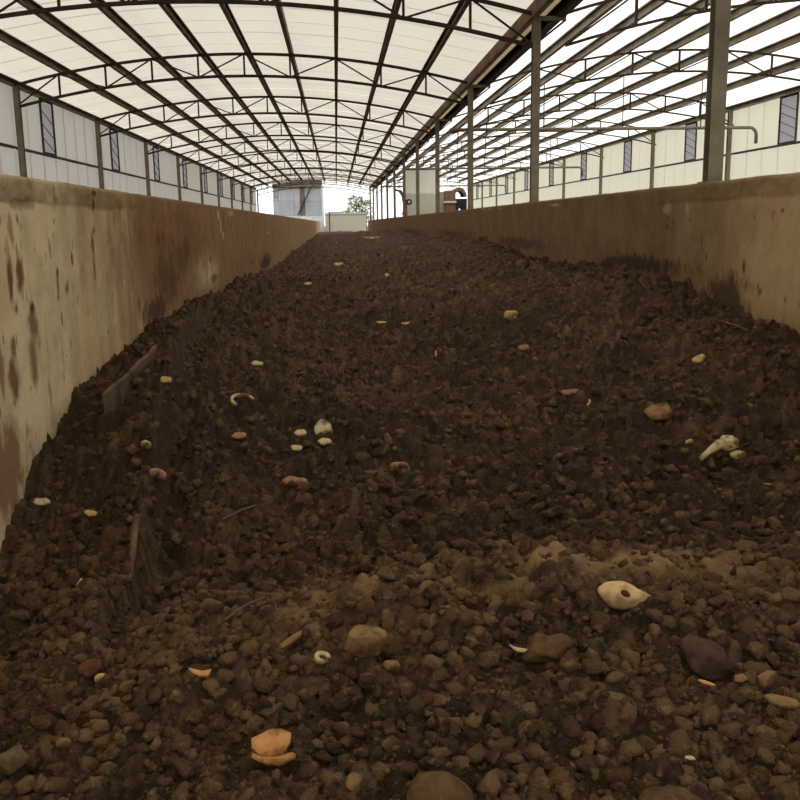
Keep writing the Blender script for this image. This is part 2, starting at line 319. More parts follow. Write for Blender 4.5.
channel(XR-.08, HE-.04, .1, .2, MAT['purlin'], 'valley_beam', 'dark valley beam on the post tops beside the cream main roof', 'beam', None)
channel(X2-.02, 3.0, .12, .2, MAT['steel'], 'valley_beam', 'dark valley beam beside the white side roof, next to the gutter', 'beam', None, -1)
tag(MB().profile([(XR+.04, 3.24), (XR+.08, 3.13), (X2-.20, 3.13), (X2-.15, 3.24), (X2-.16, 3.24), (X2-.205, 3.142), (XR+.085, 3.142), (XR+.05, 3.24)], YBACK, YEND+.4).build('valley_gutter', MAT['gutter']), 'pale sheet gutter between the two dark valley beams', 'gutter')

# ---------------------------------------------------------------- posts
def post(x, k, ztop, wd, zb, label, group, arm=0):
    root = empty('steel_post', (x, YK(k), zb), label, 'post', group); h = ztop-zb
    q = wd/2; t = .012                                                # H section
    pts = [(-q, -q), (q, -q), (q, -q+t), (t/2, -q+t), (t/2, q-t), (q, q-t), (q, q), (-q, q), (-q, q-t), (-t/2, q-t), (-t/2, -q+t), (-q, -q+t)]
    n = 12; v = [(a, b, 0) for a, b in pts]+[(a, b, h) for a, b in pts]
    MB().add(v, [(i, (i+1) % n, n+(i+1) % n, n+i) for i in range(n)]+[tuple(range(n)), tuple(range(n, 2*n))]).build('shaft', MAT['post'], root)
    MB().box((-q-.03, -q-.03, 0), (q+.03, q+.03, .01)).build('base_plate', MAT['post'], root); MB().box((-q-.03, -q-.03, h), (q+.03, q+.03, h+.012)).build('cap_plate', MAT['post'], root)
    if arm: MB().box((0, -.03, h-.03), (X2-XR, .03, h+.03)).build('valley_arm', MAT['post'], root); MB().bar((0, 0, h-.36), (X2-XR, 0, h-.02), .03, .03).build('knee_brace', MAT['steel'], root)
    return root
p0 = post(XR, 0, HE-.05, .12, .287, 'grey steel post standing on the right trough wall under the valley beam', 'posts along the right trough wall', 1)
for k in range(1, 12): copy_tree(p0, (XR, YK(k), .287))
p1 = post(XL+.07, 1, HE-.02, .12, FLOOR, 'slim steel post against the grey-white outer wall', 'posts of the grey-white outer wall')
for k in range(2, 12): copy_tree(p1, (XL+.07, YK(k), FLOOR))
p2 = post(XO-.12, 1, HO-.04, .12, FLOOR, 'slim steel post against the cream outer wall', 'posts of the cream outer wall')
for k in range(2, 12): copy_tree(p2, (XO-.12, YK(k), FLOOR))

# ---------------------------------------------------------------- outer walls: lapped panels, rail, windows
WIN = [0]
def outer_wall(name, x, side, mat, ztop, zr, slot, k0):
    root = bpy.data.objects.new(name, None); link(root, None, (0, 0, 0)); root['kind'] = 'structure'
    pw = S/7
    def pmesh(h): return MB().box((-.002, 0, 0), (.002, pw+.06, h)).mesh('wall_panel', mat)
    up, low = pmesh(ztop-zr-.03), pmesh(zr-.03-FLOOR)
    for k in range(k0, 11):
        for j in range(7):
            y = YK(k)+j*pw; dx = side*(.03+.008*(j % 2))
            if j != slot: put('wall_panel', up, root, (x+dx, y, zr+.03))
            put('wall_panel', low, root, (x+dx, y, FLOOR))
        MB().box((x-.03, YK(k)+.06, zr-.03), (x+.02, YK(k+1)-.06, zr+.03)).build('rail', MAT['rail'], root)
        WIN[0] += 1; wn = bpy.data.objects.new('window_%d' % WIN[0], None); link(wn, None, (x, YK(k)+slot*pw, zr+.03)); wn['kind'] = 'structure'; h = ztop-zr-.05
        for a, b in (((-.02, 0, 0), (.02, .035, h)), ((-.02, pw-.035, 0), (.02, pw, h)), ((-.02, .05, h-.05), (.02, pw-.05, h)), ((-.02, .05, 0), (.02, pw-.05, .04))): MB().box(a, b).build('frame_bar', MAT['rail'], wn)
        MB().box((.028*side, .0, .04), (.034*side, pw, h-.05)).build('pane', MAT['pane'], wn)
        for q in range(3 if side < 0 else 4):
            z0 = .1+q*(h-.3)/(3 if side < 0 else 4); MB().bar((.012*side, .06, z0+(.28 if side < 0 else 0)), (.012*side, pw-.06, z0+(0 if side < 0 else .26)), .012, .016, (1, 0, 0)).build('brace', MAT['rail'], wn)
outer_wall('wall_outer_left', XL-.04, -1, MAT['wallL'], HE+.02, 1.74, 2, 0)
outer_wall('wall_outer_right', XO+.0, 1, MAT['wallR'], HO+.0, 1.93, 3, 0)
# behind the camera the outer walls simply go on
for nm, x, mt, zt in (('wall_outer_left_rear', XL-.08, 'wallL', HE), ('wall_outer_right_rear', XO+.04, 'wallR', HO)):
    MB().box((x-.003, YBACK, FLOOR), (x+.003, YK(0), zt)).build(nm, MAT[mt])['kind'] = 'structure'

# ---------------------------------------------------------------- water pipes across the side aisle, hanging sheet
for i, (y, x1) in enumerate([(25.3, 11.55), (43.2, 11.5), (63.5, 11.6)]):
    z = 2.42; root = empty('water_pipe', (XR+.1, y, z), ['brown pipe across the side aisle with its bent end near the cream outer wall', 'brown pipe across the side aisle carrying the grey hanging sheet', 'thin pipe across the side aisle beyond the parked machinery'][i], 'pipe', 'pipes across the side aisle')
    L = x1-XR-.1; pts = [(-.1, 0, 0), (L-.25, 0, 0)]+[(L-.25+.2*math.sin(a), 0, -.2+.2*math.cos(a)) for a in (.4, .8, 1.2, 1.57)]+[(L-.05, 0, -.42)]
    MB().tube(pts, .045).build('pipe_run', MAT['purlin2'], root, smooth=True)
    for q in (2, 4, 6): xq = X2+(XO-X2)*q/8-.06-XR-.1; MB().tube([(xq, 0, 0), (xq, 0, arch2(q/8)+.06-z)], .014).build('hanger_rod', MAT['steel'], root)
hs = empty('hanging_sheet', (XR+.12, 43.2, .1), 'pale grey plain sheet hung from a pipe across the side aisle', 'sheet')
for j in range(2):
    mb = MB(); v = []
    for zi in range(9):
        for xi in range(7): v.append((j*.72+xi*.12, .02*math.sin(xi*1.9+j)+.01*zi*math.sin(xi)*.3, .08+zi*(2.2/8)))
    fs = [(a*7+b, a*7+b+1, a*7+b+8, a*7+b+7) for a in range(8) for b in range(6)]
    mb.add(v, fs).build('sheet_panel', MAT['board'], hs, smooth=True)
MB().box((-.02, -.02, .05), (1.48, .02, .1)).build('weight_bar', MAT['rail'], hs)
MB().box((0, .03, .1), (1.46, .06, 1.25)).build('lower_board', MAT['white'], hs)

# ---------------------------------------------------------------- parked machinery in the side aisle
mc = empty('compost_turner', (6.25, 50, FLOOR), 'rust-brown wheeled compost turner with an arched drum hood and dark engine', 'machine'); E = EYE
MB().box((-.5, -.6, .7), (.08, .9, E+1.58)).add(*(lambda: ([(-.5, -.6, E+1.58), (.08, -.6, E+1.58), (-.02, -.5, E+1.66), (-.4, -.5, E+1.66), (-.5, .9, E+1.58), (.08, .9, E+1.58), (-.02, .8, E+1.66), (-.4, .8, E+1.66)], [(0, 1, 2, 3), (4, 5, 6, 7), (1, 5, 6, 2), (0, 3, 7, 4), (3, 2, 6, 7)]))()).build('body', MAT['rust'], mc)
v = []
for k in range(13):
    a = math.pi*k/12
    for r_ in (.26, .42):
        for y in (-.55, .85): v.append((.28-math.cos(a)*r_*.95, y, E+1.32+math.sin(a)*r_*1.15))
f = [(k*4+i, k*4+j, k*4+4+j, k*4+4+i) for k in range(12) for i, j in ((0, 1), (1, 3), (3, 2), (2, 0))]+[(0, 1, 3, 2), (48, 49, 51, 50)]
MB().add(v, f).build('drum_hood', MAT['rust'], mc)
MB().box((.12, -.62, E+.72), (.68, .8, E+1.22)).box((.5, -.6, E+.2), (.68, .8, E+.72)).box((.12, -.6, E+.2), (.24, .8, E+.72)).box((.12, -.6, .7), (.68, .8, E+.2)).build('engine_block', MAT['navy'], mc)
MB().box((-.56, -.75, E+1.0), (.1, -.58, E+1.1)).build('step_plate', MAT['white'], mc)
MB().box((-.74, -.4, .6), (-.52, .6, E+1.6)).build('side_cabinet', MAT['fence'], mc)
MB().box((-.75, -.7, .45), (.7, 1.0, .7)).build('chassis', MAT['navy'], mc)
for sx in (-.7, .6):
    for sy in (-.5, .75):
        n = 18; mb = MB(); v = [(dx, math.cos(i*2*math.pi/n)*.42*s_, math.sin(i*2*math.pi/n)*.42*s_) for dx, s_ in ((-.1, .9), (-.07, 1), (.07, 1), (.1, .9)) for i in range(n)]
        mb.add(v, [(r_*n+i, r_*n+(i+1) % n, (r_+1)*n+(i+1) % n, (r_+1)*n+i) for r_ in range(3) for i in range(n)]+[tuple(range(n)), tuple(range(3*n, 4*n))]).build('wheel', MAT['tyre'], mc, (sx, sy, .42), True)
ha = empty('hoist_arm', (3.06, 41.4, .287), 'rust-brown hooked hoist arm with a round drum standing on the right trough wall', 'hoist')
MB().box((-.10, -.1, .03), (.08, .1, .48)).bar((-.1, 0, .05), (-.02, 0, .45), .1, .16, (0, 1, 0)).build('column', MAT['rust'], ha)
MB().bar((-.01, 0, .42), (-.09, 0, .92), .15, .14, (0, 1, 0)).bar((-.06, 0, .86), (-.24, 0, 1.12), .14, .12, (0, 1, 0)).bar((-.2, 0, 1.10), (-.5, 0, 1.15), .09, .08, (0, 1, 0)).build('jib', MAT['rust'], ha)
MB().tube([(.17, -.1, .62), (.17, .1, .62)], .13, 18).build('drum', MAT['navy'], ha)
MB().tube([(.17, -.125, .62), (.17, -.1, .62)], .06, 14).build('drum_hub', MAT['white'], ha)
MB().bar((-.02, 0, .4), (.17, 0, .62), .06, .06).bar((-.05, 0, .75), (.17, 0, .62), .05, .05).build('drum_bracket', MAT['rust'], ha)
MB().box((-.1, -.18, 0), (.14, .18, .03)).build('base_plate', MAT['rust'], ha)

# ---------------------------------------------------------------- beyond the far end
bl = empty('end_building', (-6.65, 101, FLOOR), 'grey-blue metal-clad building beyond the open shed end with a diagonal brace', 'building')
MB().box((0, .06, 0), (5.2, 7, E+6)).build('wall', MAT['blueclad'], bl)
for r_, (za, zb) in enumerate(((.95+E, 2.35+E), (2.4+E, 3.85+E))):
    for c in range(3):
        xa = .8+c*1.47
        MB().box((xa, 0, za), (xa+1.42, .05, zb)).build('cladding_panel', MAT['blueclad'], bl)
MB().box((-.02, -.35, E+3.9), (5.22, .05, E+4.8)).build('canopy_beam', MAT['beam'], bl)
MB().bar((4.08, -.3, E+3.9), (2.6, -.12, E+1.0), .12, .12, (0, 1, 0)).build('brace', MAT['navy'], bl)
MB().box((2.85, -.03, E+.9), (3.4, .055, E+3.9)).build('mullion', MAT['beam'], bl)
MB().box((0, -.12, 0), (5.2, -.02, E+.9)).build('skirt_wall', MAT['white'], bl)
wn = MB().box((.06, -.02, E+2.6), (.72, .05, E+3.65)).build('window', MAT['white'], bl)
for xa in (.1, .4): MB().box((xa, -.03, E+2.65), (xa+.24, -.02, E+3.6)).build('pane', MAT['pane'], wn)
wp = empty('white_gatepost', (-1.36, 100.2, FLOOR), 'white gatepost standing at the end of the left trough wall', 'post')
MB().box((-.1, -.1, 0), (.1, .1, E+3.9)).build('shaft', MAT['white'], wp); MB().box((-.13, -.13, E+3.9), (.13, .13, E+3.98)).build('cap', MAT['white'], wp)
fe = empty('boundary_fence', (-1.15, 99, FLOOR), 'pale beige sheet fence across the far shed end', 'fence')
for j in range(5): MB().box((j*.86, -.004, 0), (j*.86+.87, .004, E+1.15+.02*(j % 2))).build('fence_panel', MAT['fence'], fe, (0, .012*(j % 2), 0))
MB().box((.42, -.1, 0), (.5, -.02, E+1.25)).build('fence_post', MAT['steel'], fe)
MB().box((0, -.06, E+.9), (4.3, -.02, E+.96)).build('fence_rail', MAT['beam'], fe)
def tree(x, y, ztop, spread, label, seed, n):
    r = random.Random(seed); root = empty('broadleaf_tree', (x, y, FLOOR), label, 'tree', 'trees beyond the fence'); H = ztop-FLOOR
    MB().tube([(0, 0, 0), (.08, 0, H*.35), (0, .05, H*.7), (.05, 0, H*.92)], [.13, .11, .07, .03], 7).build('trunk', MAT['trunk'], root, smooth=True)
    mb = MB()
    for k in range(n):
        a = r.uniform(0, 6.28); q = r.random()**.6; zc = H*.45+H*.55*r.random(); c = Vector((math.cos(a)*q*spread*(1.15-zc/H*.7), math.sin(a)*q*spread*(1.15-zc/H*.7), zc))
        d = Vector((math.cos(a), math.sin(a), r.uniform(-.5, .8))).normalized()*r.uniform(.25, .5); s = d.cross(Vector((0, 0, 1))).normalized()*.09
        m_ = c+d*.5+Vector((0, 0, .05)); mb.add([c, m_-s, c+d, m_+s], [(0, 1, 2, 3)])
    tag(mb.build('crown', MAT['leaf'], root), kind='stuff')
tree(2.3, 106, 3.0, 1.6, 'leafy green tree standing tallest beyond the beige fence', 5, 620)
tree(3.4, 109, 2.7, 1.3, 'leafy green tree partly behind the right trough wall end', 6, 420)
tree(1.2, 112, 1.5, .7, 'low pale green tree beyond the beige fence', 8, 240)
for i, (x, wd, z, lb) in enumerate([(1.0, 4, 3.2, 'pale hazy office block, taller of the far two'), (6.2, 5, 2.2, 'pale hazy low block, shorter of the far two')]):
    b = empty('far_block', (x-3, 260, FLOOR), lb+' beyond the fence', 'building', 'far blocks beyond the fence'); MB().box((0, 0, 0), (wd, 6, z-FLOOR)).build('wall', MAT['haze'], b); MB().box((-.1, -.1, z-FLOOR), (wd+.1, 6.1, z-FLOOR+.2)).build('roof', MAT['haze'], b)
    for q in range(3): MB().box((.5+q*1.2, -.04, z-FLOOR-1.4), (1.1+q*1.2, .02, z-FLOOR-.5)).build('window', MAT['pane'], b)
P_L = np.array([(-3, -1.66), (3.6, -1.66), (4.5, -1.60), (4.8, -1.49), (5.07, -1.37), (5.47, -1.24), (6.05, -1.11), (6.9, -1.0), (8.6, -.93), (10.6, -.845), (13.2, -.93), (16.6, -.955), (21.5, -1.06), (31, -1.09), (44, -1.0), (66, -.95), (89, -.72)])
P_C = np.array([(-3, -1.42), (1.7, -1.36), (2.5, -1.26), (2.95, -1.19), (3.1, -1.2), (3.4, -1.36), (4, -1.43), (5, -1.33), (6.5, -1.15), (9, -.98), (15, -.86), (25, -.82), (44, -.76), (89, -.69)])
P_R = np.array([(-3, -1.25), (2.5, -1.2), (3.1, -1.15), (3.5, -1.2), (4.4, -1.12), (5.1, -.9), (5.7, -.78), (6.6, -.67), (7.6, -.55), (9, -.50), (12.2, -.53), (16.8, -.42), (22, -.38), (30, -.42), (44, -.46), (78, -.62), (89, -.69)])
XWL, XWR = -1.7361, 2.9593
def bed_base(X, Y):
    l = np.interp(Y, P_L[:, 0], P_L[:, 1]); c = np.interp(Y, P_C[:, 0], P_C[:, 1]); r = np.interp(Y, P_R[:, 0], P_R[:, 1])
    ul = np.clip((X-XWL)/2.1, 0, 1); ur = np.clip((X-.364)/2.59, 0, 1)
    ul = ul*ul*(3-2*ul); ur = ur*ur*(3-2*ur)
    z = np.where(X < .364, l*(1-ul)+c*ul, c*(1-ur)+r*ur)
    # bank left standing along the left wall, with a steep cut face
    xs = np.interp(Y, [3.0, 3.6, 5, 7, 9, 11], [-.86, -.9, -1.02, -1.2, -1.35, -1.6]) + .05*vnoise(Y*3, Y*0, 5)
    amt = np.interp(Y, [2.7, 3.3, 5, 8, 10, 11], [0, .14, .22, .18, .06, 0])
    t = np.clip((xs-X)/.05+.5, 0, 1); z = z + amt*t*t*(3-2*t)*(.15+.85*np.exp(-(np.maximum(0, xs-X)/.28)**2)) - .4*amt*np.exp(-((X-xs-.09)/.06)**2)
    # the stirred ridges far down the bed
    z = z + .05*np.exp(-((Y-17-.4*X)/1.2)**2) + .07*np.exp(-((Y-36-.8*X)/2.5)**2) + .09*np.exp(-((Y-56+.5*X)/4)**2)
    return z
def bed_height(X, Y, with_tone=False):
    X = np.asarray(X, float); Y = np.asarray(Y, float)
    z = bed_base(X, Y) + .10*vnoise(X*1.3, Y*1.3, 11) + .07*vnoise(X*3.1, Y*3.1, 12) + .05*vnoise(X*7, Y*7, 13) + .045*vnoise(X*15, Y*15, 14)
    rough = np.interp(Y, [0, 2.7, 2.85, 3.1, 3.3, 30], [1, 1, .75, .7, 1, 1.1])
    fade = lambda y0, y1: 1-np.clip((Y-y0)/(y1-y0), 0, 1)
    z = z + np.interp(Y, [0, 3.2, 4, 60], [.25, .25, .9, 1.1])*pebbles(X, Y, .17, 50, .3, .52, 1.0, .75)[0] - np.interp(Y, [3, 4], [.02, .05])
    mid = np.interp(Y, [3.2, 3.8], [1, 1.25])
    L = [pebbles(X, Y, .03, 20, .32, .66, 1.1, .95), pebbles(X, Y, .055, 30, .32, .64, 1.35, .88), pebbles(X, Y, .10, 40, .28, .5, 1.3, .8)]
    f = [fade(4, 6), fade(7, 11)*mid, fade(14, 24)*mid]; p = np.maximum.reduce([a[0]*k for a, k in zip(L, f)])
    if not with_tone: return z + rough*p
    t = np.full_like(X, .45)
    for a, k in zip(L, f): t = np.where((a[0]*k >= p) & (p > 0), a[1], t)
    return z + rough*p, t
ys = [-3.0]
while ys[-1] < 88:
    y = ys[-1]; ys.append(y + (.03 if y < 1.2 else .0075 if y < 3.4 else .0075*(y/3.4)**1.6))
ys = np.array(ys); xs = np.concatenate([np.linspace(XWL-.004, -1.25, 50, endpoint=False), np.linspace(-1.25, 1.5, 380, endpoint=False), np.linspace(1.5, XWR+.004, 140)])
GX, GY = np.meshgrid(xs, ys); GZ, GT = bed_height(GX, GY, True)
nr, nc = GX.shape
Q = grid_quads(nr, nc)
nz = vnoise(GX*4, GY*6, 61)+.6*vnoise(GX*11, GY*13, 62)
dry_lit = np.exp(-((GY-2.97-.24*np.clip(-GX/.6, 0, 1)-.05*vnoise(GX*2, GY*0, 9))/.15)**2)*sm(nz, -.12, .15)*sm(GX, -.9, -.65)*sm(-GX, -1.9, -1.0)*.95  # pale crust tone, with the light on the near crest painted in
dry_lit = np.maximum(dry_lit, .35*sm(vnoise(GX*5, GY*5, 64)+.5*vnoise(GX*14, GY*14, 65), .35, .6))
wet_shade = np.interp(GY, [2.6, 2.85, 3.1, 3.35, 6, 9, 16, 30], [.75, .2, .2, 1, .95, .8, .6, .5])*(.45+.55*sm(fbm(GX*.9, GY*.9, 66), -.4, .3))  # damp tone, with the shade of the hollow and clod gaps painted in
bed = put('compost_bed', big_mesh('compost_bed', np.stack([GX, GY, GZ], -1).reshape(-1, 3), Q, MAT['compost'], dict(dry_lit=dry_lit, wet_shade=wet_shade, lump=GT), 4))
tag(bed, 'dark brown crumbly compost bed filling the trough between the walls', 'compost', kind='stuff')

# ---------------------------------------------------------------- lump shapes
def ico(sub, seed, sq=(1, .8, .62), amp=.5):
    bm = bmesh.new(); bmesh.ops.create_icosphere(bm, subdivisions=sub, radius=1); r = random.Random(seed); off = Vector((r.uniform(-50, 50), r.uniform(-50, 50), r.uniform(-50, 50)))
    for v in bm.verts:
        d = mnoise.noise(v.co*1.15+off)*amp*1.5+mnoise.noise(v.co*2.6+off)*amp*.55+mnoise.noise(v.co*5+off)*amp*.34
        v.co = Vector((v.co.x*sq[0], v.co.y*sq[1], v.co.z*sq[2]))*(1+d)
    V = np.array([v.co[:] for v in bm.verts]); F = np.array([[q.index for q in f.verts] for f in bm.faces]); bm.free(); return V, F
# ---------------------------------------------------------------- scraps, shells, stones and twigs lying on the bed
DXY = np.array([(r_*math.cos(a), r_*math.sin(a)) for r_ in (.012, .028, .045) for a in np.arange(0, 6.28, .7)])
def ground(x, y): return float(np.percentile(bed_height(x+DXY[:, 0], y+DXY[:, 1]), 72))
SCRAPS = []
def scrap(name, label, cat, me, x, y, rot=(0, 0, 0), dz=0., scale=1.):
    o = put(name, me, None, (x, y, ground(x, y)+dz)); o.rotation_euler = rot; o.scale = (scale,)*3; SCRAPS.append(o); return tag(o, label, cat)
def stone_mesh(mat, L, W, H, seed, amp=.28, sub=3):
    V, F = ico(sub, seed, (1, 1, 1), amp); V = V*np.array([L/2, W/2, H/2]); me = bpy.data.meshes.new('stone'); me.from_pydata(V.tolist(), [], F.tolist()); me.materials.append(mat); me.shade_smooth(); return me
def hull_mesh(mat, L, W, H, seed, n=16):                    # an angular broken stone
    r = random.Random(seed); bm = bmesh.new()
    for k in range(n):
        d = Vector((r.gauss(0, 1), r.gauss(0, 1), r.gauss(0, 1))).normalized(); bm.verts.new((d.x*L/2, d.y*W/2, d.z*H/2))
    ret = bmesh.ops.convex_hull(bm, input=bm.verts); bmesh.ops.delete(bm, geom=[v for v in bm.verts if not v.link_faces], context='VERTS')
    bmesh.ops.bevel(bm, geom=bm.edges[:], offset=min(L, W, H)*.06, segments=1, affect='EDGES', profile=.7, clamp_overlap=True)
    me = bpy.data.meshes.new('stone'); bm.to_mesh(me); bm.free(); me.materials.append(mat); return me
def chip_mesh(mat, L, W, T, seed, bend=.3, n=11):          # an irregular bent flake with real thickness
    r = random.Random(seed); ring = []
    for k in range(n):
        a = k*2*math.pi/n; q = r.uniform(.75, 1.15); ring.append((math.cos(a)*L/2*q, math.sin(a)*W/2*q))
    def zz(x, y): return bend*L*((x/(L/2))**2*.5+.25*(y/(W/2))*(x/(L/2)))
    v = []; f = []
    for s_ in (0, T):
        v.append((0, 0, s_+.15*T)); 
        for q in (.55, 1):
            v += [(x*q, y*q, zz(x*q, y*q)+(s_ if q < 1 else s_*.8+.1*T)) for x, y in ring]
    o = 1+2*n
    for b, fl in ((0, 1), (o, 0)):
        for k in range(n):
            k2 = (k+1) % n; t = (b, b+1+k, b+1+k2); q4 = (b+1+k, b+1+n+k, b+1+n+k2, b+1+k2); f += [t, q4]
    f += [(1+n+k, 1+n+(k+1) % n, o+1+n+(k+1) % n, o+1+n+k) for k in range(n)]
    return MB().add(v, f).mesh('chip', mat, True)
def curl_mesh(mat, R_, wd, T, a0, a1, flat=.7, n=14):       # a curled strip of rind standing on its edge
    v = []
    for k in range(n+1):
        a = a0+(a1-a0)*k/n; e = .6+.4*math.sin(math.pi*k/n)
        for rr in (R_-T/2, R_+T/2):
            for z in (0, wd*e): v.append((math.cos(a)*rr, math.sin(a)*rr*flat, z))
    f = [(k*4+i, k*4+j, k*4+4+j, k*4+4+i) for k in range(n) for i, j in ((0, 1), (1, 3), (3, 2), (2, 0))]+[(0, 1, 3, 2), (n*4, n*4+1, n*4+3, n*4+2)]
    return MB().add(v, f).mesh('rind_curl', mat, True)
def twig_mesh(mat, pts, r0, r1): return MB().tube(pts, [r0+(r1-r0)*i/(len(pts)-1) for i in range(len(pts))], 6).mesh('twig', mat, True)

# hollow cream shell: an elongated dome with a round opening and a knob at one end
V, F = ico(4, 11, (1, 1, 1), .06); hc = Vector((.42, -.35, .84)).normalized()
V2 = V/np.linalg.norm(V, axis=1)[:, None]; dn = V2 @ np.array(hc[:]); ang = np.arccos(np.clip(dn, -1, 1))
rad = 1-.5*(1-sm(ang, .2, .5)**2*(3-2*sm(ang, .2, .5)))+.07*np.exp(-((ang-.56)/.08)**2); Vv = V*rad[:, None]
tail = .5*np.exp(-((np.arccos(np.clip(V2 @ np.array([.93, .3, .2]), -1, 1)))/.35)**2)-.2*np.exp(-((np.arccos(np.clip(V2 @ np.array([.8, .58, .2]), -1, 1)))/.3)**2); Vv = Vv*(1+tail)[:, None]
me = bpy.data.meshes.new('hollow_shell'); me.from_pydata((Vv*np.array([.062, .043, .036])).tolist(), [], F.tolist()); me.materials.append(MAT['cream']); me.shade_smooth()
hsh = scrap('hollow_shell', 'cream hollow shell with a dark round opening on the crest of the near pile', 'shell', me, .869, 2.702, (.25, .1, -.6), .025, 1.12)
put('shade_plug', stone_mesh(MAT['plug_dark'], .036, .026, .016, 12, .3, 2), hsh, tuple(hc[i]*(.062, .043, .036)[i]*.56 for i in range(3)))  # dark lump added inside, for the shade in the opening
